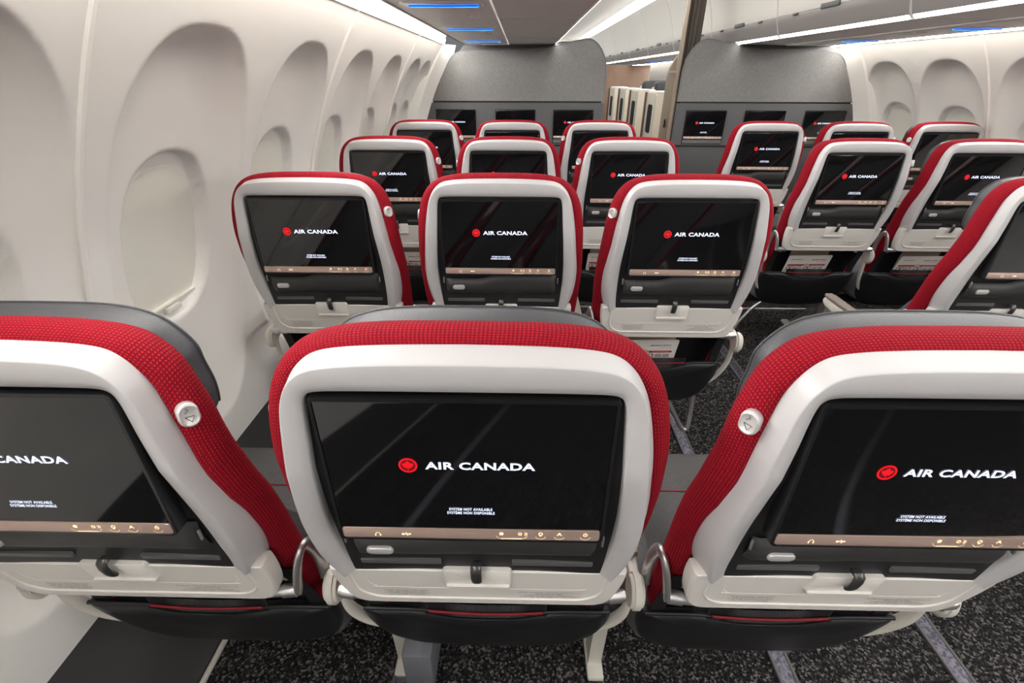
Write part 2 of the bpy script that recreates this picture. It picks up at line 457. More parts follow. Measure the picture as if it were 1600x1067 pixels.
# ------------------------------------------------------------------ seat meshes
F = lambda z: lerp([(1.1, 0), (1.0, -.004), (.95, -.004), (.9, .004), (.86, .011), (.8, .022), (.741, .036), (.632, .059)], z)
EDG = lambda z: lerp([(1.1, .014), (1.06, .010), (1.03, .006), (.98, .004), (.954, .006), (.9, .017), (.86, .029), (.8, .044), (.753, .056), (.65, .085), (.58, .11), (.52, .13)], z)
O_H = [(0, 1.0915), (.07, 1.0905), (.118, 1.0875), (.146, 1.081), (.164, 1.066), (.176, 1.044), (.184, 1.015), (.191, .975), (.197, .93), (.203, .885), (.2065, .85), (.206, .81), (.202, .775), (.1945, .745), (.186, .722)]
I_H = [(0, 1.052), (.06, 1.052), (.11, 1.0518), (.138, 1.051), (.149, 1.0475), (.1535, 1.038), (.156, 1.018), (.1585, .985), (.162, .945), (.165, .905), (.167, .865), (.167, .82), (.1655, .785), (.1635, .76), (.1605, .739)]
ME = {}
ICONS = []
def roll_flap(fl, FY):
    """padded flap: outline filled in rows, rolled towards its long edges"""
    b = MB(); n = 14; top = [p for p in fl if p[1] > .80]; lps = []
    xs = [-.150 + .300 * k / 40 for k in range(41)]
    def ztop(x):
        P = sorted(top)
        for (xa, za), (xb, zb) in zip(P, P[1:]):
            if xa <= x <= xb and xb > xa: return za + (zb - za) * (x - xa) / (xb - xa)
        return P[-1][1] if x > 0 else P[0][1]
    for x in xs:
        zt = ztop(x); zb = .776; lp = []; e = min(1, (.150 - abs(x)) / .006); e = math.sqrt(max(0, 1 - (1 - e) ** 2))
        for k in range(n + 1):
            t = k / n; z = zb + (zt - zb) * t; u = abs(2 * t - 1)
            lp.append((x, FY(z) + .013 - (.004 + .012 * (1 - u ** 2.6)) * (.35 + .65 * e), z))
        lps.append(lp)
    b.loft(lps, False); return b.mesh('holder_flap', 'flap', 60)
def build_seat_meshes():
    O = half(O_H, 6); I = half(I_H, 6); n = len(O)
    mix = lambda a, c, t: (a[0] + (c[0] - a[0]) * t, a[1] + (c[1] - a[1]) * t)
    # white back shell: crease between outer bevel and inner face
    def crease(z): return lerp([(1.09, .14), (1.05, .20), (1.0, .30), (.75, .36)], z)
    loops = []
    loops.append([(o[0] * .99, EDG(o[1]) + .03, o[1] - .001) for o in O])
    loops.append([(o[0], EDG(o[1]) + .006, o[1]) for o in O])
    loops.append([(mix(o, i, .03)[0], EDG(o[1]) + .0015, mix(o, i, .03)[1]) for o, i in zip(O, I)])
    for fr, ky in ((.55, .45), (.85, .92), (1.0, 1.0), (1.2, 1.02)):
        lp = []
        for o, i in zip(O, I):
            c = crease(o[1]) * fr; p = mix(o, i, c); cr = F(p[1]) - .006
            lp.append((p[0], EDG(o[1]) + (cr - EDG(o[1])) * ky, p[1]))
        loops.append(lp)
    for t, dy in ((.7, -.0025), (.955, .000), (.99, .002), (1.0, .0045), (.995, .018)):
        loops.append([(mix(o, i, t)[0], F(mix(o, i, t)[1]) + dy, mix(o, i, t)[1]) for o, i in zip(O, I)])
    b = MB(); b.loft(loops, False); ME['back_shell'] = b.mesh('back_shell', 'shell', 60)
    # black recess behind the monitor
    b = MB(); rows = [(x, z) for x, z in I[n // 2:]]
    lps = [[(x * 1.004 * s_, F(z) + lerp([(.85, .0135), (.80, .012), (.742, .0025)], z) + (0 if abs(s_) < .9 else -.002), z) for s_ in (-1, -.97, -.9, -.5, 0, .5, .9, .97, 1)] for x, z in rows]
    b.loft(lps, False); ME['recess_panel'] = b.mesh('recess_panel', 'bezel', 30)
    # dark rim round the monitor
    b = MB(); o1 = rrect(-.1495, .1495, .849, 1.0465, .006); i1 = rrect(-.1452, .1452, .853, 1.0418, .003)
    b.loft([[(x, .016, z) for x, z in o1], [(x, -.0005, z) for x, z in o1], [(x * .993, -.003, z) for x, z in o1], [(x, -.003, z) for x, z in i1], [(x, .002, z) for x, z in i1]])
    ME['screen_frame'] = b.mesh('screen_frame', 'frame', 30)
    # display
    b = MB(); b.prism(rrect(-.1456, .1456, .8685, 1.042, .002, 3), -.0022, .012, .0008); ME['display'] = b.mesh('display', 'glass', 30)
    # control strip
    b = MB(); b.prism(rrect(-.1450, .1450, .8515, .8682, .004, 4), -.0030, .013, .0012); ME['control_strip'] = b.mesh('control_strip', 'strip', 30)
    # icons
    y = -.0034
    ICONS.clear()
    class Q: b = None
    def ring(cx, cz, r, w_, a0=0, a1=360):
        N = 14; A = [math.radians(a0 + (a1 - a0) * k / N) for k in range(N + 1)]
        Q.b.loft([[(cx + rr * math.cos(a), y, cz + rr * math.sin(a)) for a in A] for rr in (r, r - w_)], False)
    def bar(cx, cz, w_, h_): Q.b.box((cx, y, cz), (w_, .0004, h_))
    def done(nm): ICONS.append((nm, Q.b.mesh(nm, 'icon')))
    Q.b = MB(); ring(-.105, .859, .0027, .0007, -20, 200); bar(-.1077, .8572, .0011, .0024); bar(-.1023, .8572, .0011, .0024); done('headphone_icon')
    Q.b = MB(); bar(-.073, .8593, .009, .0007); Q.b.prism([(-.0695, .8605), (-.0695, .8581), (-.0672, .8593)], y, .0004, 0); ring(-.0765, .8593, .0016, .0012); bar(-.0725, .8606, .0008, .0024); bar(-.0715, .8580, .0008, .0024); done('usb_icon')
    for cx, kind in ((.0345, 0), (.0575, 1), (.0785, 2), (.0995, 3), (.1285, 4)):
        cz = .8625; Q.b = MB()
        if kind == 0: ring(cx, cz, .0025, .0012); bar(cx, cz, .002, .001); ring(cx, .8605, .0062, .0004, 190, 270); bar(.0405, .8545, .012, .0004)
        if kind == 1: ring(cx - .002, cz, .0023, .001); ring(cx + .002, cz, .0026, .0008, -70, 70); ring(cx + .0032, cz, .0030, .0007, -60, 60); ring(cx, .8605, .0062, .0004, 270, 350); bar(.0515, .8545, .012, .0004)
        if kind == 2: ring(cx, cz + .0004, .0026, .0011); bar(cx, cz - .0024, .0018, .0014)
        if kind == 3: ring(cx, cz + .0014, .0014, .0012); ring(cx, cz - .0022, .0030, .0011, 10, 170)
        if kind == 4: ring(cx, cz, .0026, .0008, 120, 420); bar(cx, cz + .0016, .0009, .0026)
        if kind > 1: ring(cx, .8605, .0062, .0004, 200, 340)
        done(['dimmer_icon', 'volume_icon', 'lamp_icon', 'attendant_icon', 'power_icon'][kind])
    # logo: rondelle and leaf
    b = MB(); cx, cz = -.0605, .9625; y = -.0028; R = .0097
    A = [2 * math.pi * k / 40 for k in range(40)]
    b.loft([[(cx + r * math.cos(a), y, cz + r * math.sin(a)) for a in A] for r in (R, R * .80)])
    ME['emblem_ring'] = b.mesh('emblem_ring', 'red_lit', fix=False)
    b = MB(); b.face([b.pt((cx + R * .81 * math.cos(a), y + .0002, cz + R * .81 * math.sin(a))) for a in A])
    ME['emblem_disc'] = b.mesh('emblem_disc', 'darkred_lit', fix=False)
    leaf = [(0, 1), (.14, .62), (.33, .70), (.27, .30), (.50, .50), (.56, .36), (.88, .40), (.76, .12), (.86, .02), (.44, -.34), (.50, -.52), (.06, -.46), (.06, -.95)]
    lp = leaf + [(-x, z) for x, z in leaf[:0:-1]]
    b = MB(); c = b.pt((cx, y - .0002, cz - .0008)); ids = [b.pt((cx + x * R * .72, y - .0002, cz + z * R * .72)) for x, z in lp]
    for i in range(len(ids)): b.face((c, ids[i], ids[(i + 1) % len(ids)]))
    ME['maple_leaf'] = b.mesh('maple_leaf', 'red_lit', fix=False)
    ME['lettering'] = shift(text_mesh('lettering', 'AIR CANADA', .0100, .113, 'white_lit', .030), .0135, -.0028, .9625)
    ME['status_lettering'] = shift(text_mesh('status_lettering', 'SYSTEM NOT AVAILABLE\nSYSTÈME NON DISPONIBLE', .0095, .052, 'white_lit', .022), .0015, -.0028, .897)
    # holder flap below the monitor
    fl = [(-.150, .828), (-.062, .828), (-.045, .831), (-.025, .840), (-.008, .843), (.148, .843), (.150, .840), (.150, .780), (.147, .776), (-.147, .776), (-.150, .780)]
    b = MB(); FY = lambda z: F(z) - .001 + .12 * max(0, .80 - z)
    b.prism(fl, FY, .016, .005); ME['holder_flap'] = roll_flap(fl, FY)
    b = MB(); b.prism(rrect(-.131, -.0985, .7985, .8125, .006, 5), lambda z: FY(z) - .0065, .008, .002); ME['release_button'] = b.mesh('release_button', 'button', 50)
    for nm, x0, x1 in (('left', -.150, -.046), ('right', .046, .150)):
        b = MB(); b.prism(rrect(x0, x1, .756, .765, .001, 2), lambda z: F(z) + .0015, .008, .001); ME['slot_trim_' + nm] = b.mesh('slot_trim', 'slot', 30)
    for nm, x0 in (('left', -.1545), ('right', .1545)):
        b = MB(); b.box((x0, .0175, .826), (.0028, .004, .017), .001); ME['flap_hinge_' + nm] = b.mesh('flap_hinge', 'silver')
    # red knitted surround
    Rr = half([(0, 1.101), (.075, 1.1), (.125, 1.0955), (.156, 1.087), (.175, 1.075), (.19, 1.058), (.2, 1.038), (.208, 1.012), (.214, .975), (.218, .93), (.2215, .88), (.223, .83), (.222, .78), (.219, .72), (.214, .65), (.208, .58), (.200, .50)], 5)
    Bk = half([(0, 1.085), (.07, 1.085), (.117, 1.082), (.145, 1.075), (.162, 1.06), (.174, 1.04), (.18, 1.015), (.186, .98), (.191, .94), (.197, .90), (.201, .86), (.202, .82), (.198, .78), (.188, .72), (.183, .65), (.178, .58), (.172, .50)], 5)
    lp = []
    for w_, dy in ((0, .010), (.25, .007), (.55, .010), (.8, .016), (.95, .023), (1.0, .030), (.97, .037), (.85, .044), (.6, .050), (.2, .054)):
        lp.append([(k_[0] + (r[0] - k_[0]) * w_, EDG(r[1]) + dy, k_[1] + (r[1] - k_[1]) * w_) for k_, r in zip(Bk, Rr)])
    b = MB(); b.loft(lp, False, uv=True); ME['upholstery'] = b.mesh('upholstery', 'red', 70)
    # dark front cushion of the backrest
    Dk = [(x * .80, z - .03 if z > 1 else z) for x, z in Rr]; yo = lambda z: EDG(z) + lerp([(.76, 0), (.66, .038), (.5, .034)], z)
    b = MB()
    b.loft([[(x, yo(z) + .040, z) for x, z in Dk], [(x * 1.012, yo(z) + .056, z) for x, z in Dk], [(x * 1.0, yo(z) + .072, z) for x, z in Dk], [(x * .93, yo(z) + .084, z - .01 * (z > .6)) for x, z in Dk],
            [(x * .5, yo(z) + .090, .8 + (z - .8) * .8) for x, z in Dk]], True, True, True)
    ME['backrest'] = b.mesh('backrest', 'grey_cloth', 60)
    # leather headrest
    Hh = half([(0, 1.0895), (.07, 1.089), (.115, 1.084), (.145, 1.071), (.168, 1.045), (.172, 1.020), (.176, .995), (.175, .972), (.17, .957), (.155, .946), (.1, .94), (0, .94)], 5)
    def hy(x): return -.012 * (abs(x) / .19) ** 2
    b = MB(); hc = 1.0
    sc = lambda k_, y_: [(x * k_, y_ + hy(x), hc + (z - hc) * k_ - (0 if k_ > .95 else .0)) for x, z in Hh]
    b.loft([sc(.80, .060), sc(.955, .066), sc(.992, .080), sc(1.0, .098), sc(.985, .112), sc(.93, .122), sc(.6, .128)], True, True, True)
    ME['headrest'] = b.mesh('headrest', 'leather', 60)
    b = MB(); b.tube([(x * .985, .1135 + hy(x), hc + (z - hc) * .985) for x, z in Hh if z > .96], .0016, 6); ME['headrest_seam'] = b.mesh('headrest_seam', 'leather')
    # coat hook
    for nm, c_, n_ in (('left', (-.201, .016, 1.010), (-.72, -.66, .12)), ('right', (.201, .016, 1.010), (.72, -.66, .12)), ('side', (-.2085, .046, .996), (-1, 0, .1))):
        N = 26; nn = Vector(n_).normalized(); uu = Vector((0, 0, 1)); uu = (uu - nn * uu.dot(nn)).normalized(); rr_ = uu.cross(nn); c0 = Vector(c_)
        def ov(k_, d):
            o = []
            for a in range(N):
                an = 2 * math.pi * a / N
                o.append(c0 + nn * d + rr_ * (math.cos(an) * .0098 * k_) + uu * ((math.sin(an) * .0098 + math.copysign(.0035, math.sin(an))) * k_))
            return o
        b = MB(); b.loft([ov(.9, -.006), ov(1, -.004), ov(1, .0035), ov(.94, .0055), ov(.82, .0062), ov(.74, .0052)], True, True, True)
        ME['coat_hook_' + nm] = b.mesh('coat_hook', 'button', 50)
        P_ = lambda x, z: c0 + nn * .0056 + rr_ * x + uu * z
        b = MB(); b.tube([P_(-.004, -.0005), P_(.004, -.0015), P_(.0005, -.0075), P_(-.004, -.0005)], .0005, 5)
        b.tube([P_(-.003, .0035), P_(.0005, .006), P_(-.001, .0085)], .0005, 5)
        ME['hook_mark_' + nm] = b.mesh('hook_mark', 'slot')
    # tray table
    T = lambda z: lerp([(.80, .022), (.741, .036), (.632, .059)], z)
    Th = [(0, .740), (.10, .740), (.188, .740), (.1965, .7398), (.1985, .736), (.1982, .715), (.1955, .690), (.1905, .664), (.184, .645), (.174, .6355), (.158, .6325), (.1, .632), (0, .632)]
    To = half(Th, 4); b = MB(); tc = .688
    scl = lambda k_, dy: [(x * k_ if abs(x) < .1 else math.copysign(abs(x) - (1 - k_) * .2, x), T(z) + dy, tc + (z - tc) * (1 - (1 - k_) * 2.2)) for x, z in To]
    b.loft([scl(1, .026), scl(1, .005), scl(.992, .0015), scl(.98, 0)], True, True, True)
    ME['tray_table'] = b.mesh('tray_table', 'tray', 18)
    lip = [Vector((p.x, p.y - .012)) for p in catmull([(-.172, .748), (-.172, .715), (-.170, .692), (-.160, .676), (-.140, .6665), (-.1, .6655), (.1, .6655), (.140, .6665), (.160, .676), (.170, .692), (.172, .715), (.172, .748)], 5)]
    b = MB(); b.tube([(p.x, T(p.y) + .0003, p.y) for p in lip], .0024, 8); ME['tray_lip'] = b.mesh('tray_lip', 'tray', 60)
    l2 = [Vector((p.x, p.y - .012)) for p in catmull([(-.152, .726), (-.151, .712), (-.143, .703), (-.125, .6985), (.125, .6985), (.143, .703), (.151, .712), (.152, .726)], 5)]
    b = MB(); b.tube([(p.x, T(p.y) + .0007, p.y) for p in l2], .0012, 6); ME['tray_groove'] = b.mesh('tray_groove', 'tray', 60)
    tl = math.atan2(.023, .109)
    a_ = shift(text_mesh('n1', 'Fasten seat belt while seated\nLife vest under your seat\nTray table must be stowed for\ntaxi, take-off and landing', .018, .064, 'ink', .0), -.103, 0, .6705, 0)
    c_ = shift(text_mesh('n2', 'Gardez la ceinture attachée pendant le vol\nGilet sous le siège\nLa tablette doit être relevée pour\nle roulage, le décollage et l’atterrissage', .018, .088, 'ink', .0), .098, 0, .6705, 0)
    for me in (a_, c_):
        for v in me.vertices: v.co.y = T(v.co.z) - .0006
    ME['notice_left'] = a_; ME['notice_right'] = c_
    # latch well and latch
    b = MB(); LW = lambda z: T(z) - .004
    b.prism(rrect(-.0455, .0455, .703, .7475, .006, 4), LW, .010, .002)
    b.prism(rrect(-.043, .043, .703, .709, .002, 3), lambda z: LW(z) - .004, .008, .002)
    ME['latch_well'] = b.mesh('latch_well', 'tray', 40)
    b = MB(); path = [(0, T(.76) - .004, .762), (0, T(.757) - .009, .759), (0, T(.75) - .011, .750), (0, T(.74) - .011, .738), (0, T(.73) - .009, .729)]
    b.tube(path, .007, 12, flat=(.0035, .0072)); b.box((0, T(.76) - .002, .760), (.013, .012, .007), .003)
    ME['tray_latch'] = b.mesh('tray_latch', 'darkmetal', 60)
    for nm, sx in (('left', -1), ('right', 1)):
        b = MB()
        b.tube([(sx * .168, .070, .635), (sx * .188, .072, .635)], .0085, 14); b.tube([(sx * .188, .072, .635), (sx * .208, .074, .636)], .0105, 14); b.tube([(sx * .208, .074, .636), (sx * .213, .0745, .636)], .0085, 14)
        ME['tray_pivot_' + nm] = b.mesh('tray_pivot', 'silver', 40)
        b = MB(); pth = catmull([(sx * .210, .074, .640), (sx * .213, .075, .662), (sx * .217, .082, .690), (sx * .2205, .092, .704), (sx * .222, .105, .700), (sx * .224, .118, .672), (sx * .225, .124, .64), (sx * .225, .126, .60)], 5)
        b.tube(pth, .01, 10, flat=(.0055, .0105), up=Vector((1, 0, 0)))
        ME['tray_arm_' + nm] = b.mesh('tray_arm', 'silver', 60)
    # pocket
    PY = lambda z: .129 + (.505 - z) * .26
    rim = lambda x: .504 - .017 * math.exp(-(x / .10) ** 4)
    ph = [(rim(.22 * k / 10) if False else 0) for k in range(1)]
    top = [(.212 * k / 16 * 1.0, rim(.212 * k / 16)) for k in range(17)]
    side_ = [(.2165, .495), (.217, .47), (.215, .44), (.208, .405), (.194, .370), (.172, .342), (.14, .325), (.08, .3165), (0, .315)]
    Pk = [(p.x, p.y) for p in catmull(top + side_, 3)]; Po = [(-x, z) for x, z in Pk[:0:-1]] + Pk
    b = MB(); cz = .42
    def pk(k_, dy):
        o = []
        for x, z in Po:
            zz = cz + (z - cz) * k_; o.append((x * k_, PY(zz) + dy, zz))
        return o
    b.loft([pk(1, .012), pk(1.0, .005), pk(.99, .000), pk(.965, -.004), pk(.85, -.010), pk(.6, -.015), pk(.25, -.017)], True, True, True)
    b.tube([(x, PY(rim(x)) - .001, rim(x) + .001) for x in [-.212 + .424 * k / 40 for k in range(41)]], .0038, 8)
    b.tube(catmull([(-.105, PY(.499) - .006, .499), (-.06, PY(.487) - .009, .486), (0, PY(.48) - .010, .481), (.06, PY(.487) - .009, .486), (.105, PY(.499) - .006, .499)], 6), .0018, 6)
    ME['literature_pocket'] = b.mesh('literature_pocket', 'pocket', 60)
    b = MB(); b.tube([(x, PY(.505) - .005 - .002 * math.cos(x * 14), .507 - .004 * math.cos(x * 16)) for x in [-.098 + .196 * k / 20 for k in range(21)]], .0024, 6); ME['pocket_piping'] = b.mesh('pocket_piping', 'red_pipe')
    b = MB(); b.loft([[(x, PY(.5) - .001 - .003 * math.cos(x * 14), z) for x in [-.105 + .21 * k / 12 for k in range(13)]] for z in (.488, .500, .522)], False); ME['pocket_elastic'] = b.mesh('pocket_elastic', 'mesh')
    b = MB(); b.loft([[(x, (EDG(z) + .004 if abs(x) > .174 else .168 + (.66 - z) * .12), z) for x in (-.203, -.195, -.178, -.170, -.08, 0, .08, .170, .178, .195, .203)] for z in (.67, .64, .60, .57, .54, .50, .47)], False); ME['pocket_panel'] = b.mesh('pocket_panel', 'bezel', 30)
    for nm, sx in (('left', -1), ('right', 1)):
        b = MB(); b.tube([(sx * .172, .105, .618), (sx * .172, .118, .618)], .008, 12); b.tube([(sx * .172, .1045, .618), (sx * .172, .106, .618)], .003, 8); ME['pocket_stud_' + nm] = b.mesh('pocket_stud', 'button')
    # seat cushion
    b = MB(); lp = []
    for y_, zt, w_ in ((.17, .445, .205), (.19, .468, .215), (.30, .470, .222), (.45, .473, .224), (.54, .472, .224), (.575, .462, .222), (.592, .44, .218), (.597, .40, .212), (.588, .37, .205)):
        zb = .355 if y_ < .58 else .36
        lp.append([(x * w_ / .22, y_, z) for x, z in rrect(-.22, .22, zb, zt, .025 if zt - zb > .06 else .004, 5)])
    b.loft(lp, True, True, True); ME['seat_cushion'] = b.mesh('seat_cushion', 'grey_cloth', 60)
    b = MB(); b.tube([(x, .437, .4745) for x in (-.20, -.1, 0, .1, .20)], .0013, 6); ME['cushion_stitch'] = b.mesh('cushion_stitch', 'red_pipe')
build_seat_meshes()

COLS = {'A': -.485, 'B': 0., 'C': .485, 'D': 1.413, 'E': 1.898, 'F': 2.383}
HOOK = dict(A='right', B='side', C='left', D='right', E='right', F='left')
LEVER = dict(A='right', B=None, C='left', D='left', E='left', F='left')
WHERE = {'A': 'window seat of the left block', 'B': 'middle seat of the left block', 'C': 'aisle seat of the left block',
         'D': 'aisle seat of the right block', 'E': 'middle seat of the right block', 'F': 'window seat of the right block'}
RNAME = ['nearest row', 'second row from the front of the picture', 'third row back in the picture', 'farthest row before the bulkhead']
RSHORT = ['nearest row', 'second row', 'third row', 'farthest row']

def add_display(r):
    obj('screen_frame', ME['screen_frame'], r)
    d = obj('display', ME['display'], r, 'black glossy monitor showing the airline logo')
    for n in ('emblem_disc', 'emblem_ring', 'maple_leaf', 'lettering', 'status_lettering'): obj(n, ME[n], d)
    s_ = obj('control_strip', ME['control_strip'], r, 'bronze touch strip'); [obj(n_, m_, s_) for n_, m_ in ICONS]

def seat(row, c):
    lab = 'red and white seat with screen, %s, %s' % (RSHORT[row], WHERE[c])
    r = thing('airline_seat', lab, 'airplane seat', (COLS[c], ROW[row], -.003), 'airline seats')
    obj('back_shell', ME['back_shell'], r, 'white moulded shell'); obj('recess_panel', ME['recess_panel'], r)
    add_display(r)
    f = obj('holder_flap', ME['holder_flap'], r); obj('release_button', ME['release_button'], f)
    for sd in ('left', 'right'):
        obj('slot_trim', ME['slot_trim_' + sd], r); obj('flap_hinge', ME['flap_hinge_' + sd], f)
    obj('upholstery', ME['upholstery'], r, 'red knitted surround'); obj('backrest', ME['backrest'], r)
    h = obj('headrest', ME['headrest'], r, 'charcoal leather headrest'); obj('seam', ME['headrest_seam'], h)
    k_ = obj('coat_hook', ME['coat_hook_' + HOOK[c]], r, 'silver coat hook button'); obj('hook_mark', ME['hook_mark_' + HOOK[c]], k_)
    t = obj('tray_table', ME['tray_table'], r, 'folded pale grey tray table')
    obj('rim', ME['tray_lip'], t); obj('groove', ME['tray_groove'], t)
    obj('printed_notice', ME['notice_left'], t); obj('printed_notice', ME['notice_right'], t)
    lw = obj('latch_well', ME['latch_well'], r); obj('latch', ME['tray_latch'], lw)
    for sd in ('left', 'right'): obj('tray_pivot', ME['tray_pivot_' + sd], r)
    if LEVER[c]: obj('tray_arm', ME['tray_arm_' + LEVER[c]], r)
    p = obj('literature_pocket', ME['literature_pocket'], r, 'black leather pocket'); obj('piping', ME['pocket_piping'], p); obj('elastic_band', ME['pocket_elastic'], p)
    q = obj('pocket_panel', ME['pocket_panel'], r)
    for sd in ('left', 'right'): obj('stud', ME['pocket_stud_' + sd], q)
    off = COLS[c] - (0 if c in 'ABC' else 1.898)
    for i in {'A': (0,), 'B': (1, 2), 'C': (3,), 'D': (0,), 'E': (1, 2), 'F': (3,)}[c]:
        for o_ in (obj('side_band', ME['side_band_%d' % i], r),):
            o_.location.x = -off
        a = obj('armrest', ME['arm_%d' % i], r); a.location.x = -off
        obj('pad', ME['pad_%d' % i], a, 'brown armrest pad'); obj('pivot_cap', ME['cap_%d' % i], a)
    s_ = obj('seat_cushion', ME['seat_cushion'], r, 'grey cloth seat cushion'); obj('stitching', ME['cushion_stitch'], s_)
    return r
SEATS = [(0, c) for c in 'ABC'] + [(1, c) for c in 'ABCDEF'] + [(2, c) for c in 'ABCDEF'] + [(3, c) for c in 'ABCDEF']

# ------------------------------------------------------------------ triple frames
def frame_meshes():
    for nm, sx in (('left', -1), ('right', 1)):
        b = MB(); x = sx * .25 if sx > 0 else -.228
        b.loft([[(x + dx, .30 + dy + t * .02, z) for dx, dy in ((-.016, -.025), (.016, -.025), (.016, .025), (-.016, .025))] for t, z in ((0, .31), (1, .0))], True, True, True)
        b.loft([[(x + dx, y_, z) for dx in (-.012, .012)] for y_, z in ((.33, .29), (.56, .02), (.59, .0), (.54, 0), (.33, .25))], False)
        b.box((x, .44, .008), (.04, .36, .016), .004)
        ME['leg_' + nm] = b.mesh('leg', 'beige', 30)
    for nm, y_, z in (('a', .26, .315), ('b', .47, .322)):
        b = MB(); b.tube([(-.73, y_, z), (.73, y_, z)], .02, 14); ME['beam_' + nm] = b.mesh('cross_beam', 'darkbeam', 40)
    for i, (x, dirn) in enumerate(((-.7275, 1), (-.2425, 1), (.2425, -1), (.7275, -1))):
        # banana band under the armrest pivot
        b = MB(); pth = catmull([(x, .135, .60), (x, .130, .555), (x + dirn * .004, .132, .505), (x + dirn * .018, .145, .455), (x + dirn * .040, .160, .415), (x + dirn * .072, .18, .375), (x + dirn * .10, .20, .35)], 5)
        b.tube(pth, .01, 10, flat=(.0055, .0115), up=Vector((1, 0, 0))); ME['side_band_%d' % i] = b.mesh('side_band', 'beige', 60)
        b = MB()
        A = [2 * math.pi * k / 26 for k in range(26)]; cy, cz = .112, .590
        b.loft([[(x + dx, cy + r_ * math.cos(a) * .8, cz + r_ * math.sin(a)) for a in A] for dx, r_ in ((-.011, .020), (-.0105, .027), (-.008, .029), (-.0055, .0295), (-.005, .033), (.005, .033), (.0055, .0295), (.008, .029), (.0105, .027), (.011, .020))], True, True, True)
        ME['cap_%d' % i] = b.mesh('pivot_cap', 'beige', 40); b = MB()
        sec = lambda hw, z0, z1: rrect(x - hw, x + hw, z0, z1, min(.009, hw * .8, (z1 - z0) * .45), 4)
        b.loft([[(xx, y_, z) for xx, z in sec(hw, z0, z1)] for y_, hw, z0, z1 in ((.125, .008, .575, .610), (.20, .012, .582, .615), (.36, .014, .580, .616), (.40, .014, .582, .615), (.422, .011, .590, .612))], True, True, True)
        ME['arm_%d' % i] = b.mesh('armrest', 'beige', 50)
        b = MB(); b.loft([[(xx, y_, z) for xx, z in rrect(x - hw, x + hw, .616, .628, .004, 3)] for y_, hw in ((.155, .009), (.17, .015), (.40, .0175), (.418, .013))], True, True, True)
        ME['pad_%d' % i] = b.mesh('armrest_pad', 'pad', 50)
    b = MB(); b.box((-.176, .36, .085), (.07, .26, .13), .008); ME['equipment_box'] = b.mesh('equipment_box', 'greybox', 40)
    for nm, sx in (('left', -1), ('right', 1)):
        b = MB(); pth = catmull([(sx * .52, .28, .325), (sx * .60, .30, .245), (sx * .655, .30, .165), (sx * .690, .30, .105), (sx * .708, .30, .088), (sx * .722, .305, .100), (sx * .728, .33, .20), (sx * .728, .36, .33)], 6)
        b.tube(pth, .009, 12); ME['bar_' + nm] = b.mesh('baggage_bar', 'silver', 60)
    b = MB(); b.tube([(-.70, .60, .09), (.70, .60, .09)], .009, 12); ME['front_bar'] = b.mesh('baggage_bar', 'silver', 60)
frame_meshes()
for rr, c in SEATS: seat(rr, c)
def frame(row, cx, side, block):
    r = thing('seat_frame', 'metal legs and beams under the %s of seats, %s block' % (RSHORT[row], block), 'seat frame', (cx, ROW[row], 0), 'seat frames')
    for n in ('left', 'right'): obj('leg', ME['leg_' + n], r)
    obj('cross_beam', ME['beam_a'], r); obj('cross_beam', ME['beam_b'], r)
    obj('equipment_box', ME['equipment_box'], r, 'grey equipment box')
    obj('baggage_bar', ME['bar_right' if side < 0 else 'bar_left'], r); obj('baggage_bar', ME['front_bar'], r)
for rr in range(4): frame(rr, 0, -1, 'left')
for rr in range(1, 4): frame(rr, 1.898, 1, 'right')

# ------------------------------------------------------------------ cards and bags in the pockets
def card_meshes():
    CW, CH = .198, .135
    b = MB(); b.prism(rrect(-CW / 2, CW / 2, 0, CH, .008, 4), 0, .0012, .0002); ME['card'] = b.mesh('safety_card', 'card')
    b = MB(); y = -.0006
    for x0, x1 in ((-.088, -.012), (.012, .085)): b.box(((x0 + x1) / 2, y, .080), (x1 - x0, .0006, .0085))
    ME['red_band'] = b.mesh('red_band', 'card_red')
    b = MB(); A = [2 * math.pi * k / 20 for k in range(20)]
    b.loft([[(r * math.cos(a), y, .080 + r * math.sin(a)) for a in A] for r in (.0085, .0068)])
    b.box((0, y, .080), (.012, .0006, .0015), rot=Matrix.Rotation(.7, 4, 'Y'))
    ME['no_smoking_sign'] = b.mesh('prohibition_sign', 'card_red')
    b = MB()
    for x in (-.080, -.062, -.030, .002, .020):
        b.box((x, y, .062), (.0165, .0006, .016), 0, 0); b.box((x, y - .0004, .062), (.011, .0004, .011), .002, 1)
    for x in (-.046, .045, .070): b.box((x, y, .062), (.02, .0006, .016), 0, 2)
    ME['pictograms'] = b.mesh('pictograms', ['ink_black', 'card', 'card_grey'])
    ME['card_airline'] = shift(text_mesh('card_airline', 'AIR CANADA', .0055, .052, 'ink_black', .01), -.055, y, .112)
    ME['card_aircraft'] = shift(text_mesh('card_aircraft', 'Airbus A321', .0065, .064, 'ink_black', .02), .045, y, .110)
    ME['card_note'] = shift(text_mesh('card_note', 'Safety / Sécurité', .0035, .035, 'card_red', .01), .062, y, .0985)
    ME['card_text'] = shift(text_mesh('card_text', 'Do not remove from aircraft', .0035, .05, 'card', .01), .05, y - .0004, .080)
    b = MB(); b.prism(rrect(-.088, .088, 0, .19, .001, 2), 0, .003, .0006); ME['bag'] = b.mesh('paper_bag', 'bag')
    b = MB(); A = [2 * math.pi * k / 16 for k in range(16)]; b.face([b.pt((-.048 + .007 * math.cos(a), y, .172 + .007 * math.sin(a))) for a in A]); ME['bag_mark'] = b.mesh('bag_mark', 'bag_ink', fix=False)
    ME['bag_text'] = shift(text_mesh('bag_text', 'waste bag', .008, .055, 'bag_ink', .015), .0, y, .172)
card_meshes()
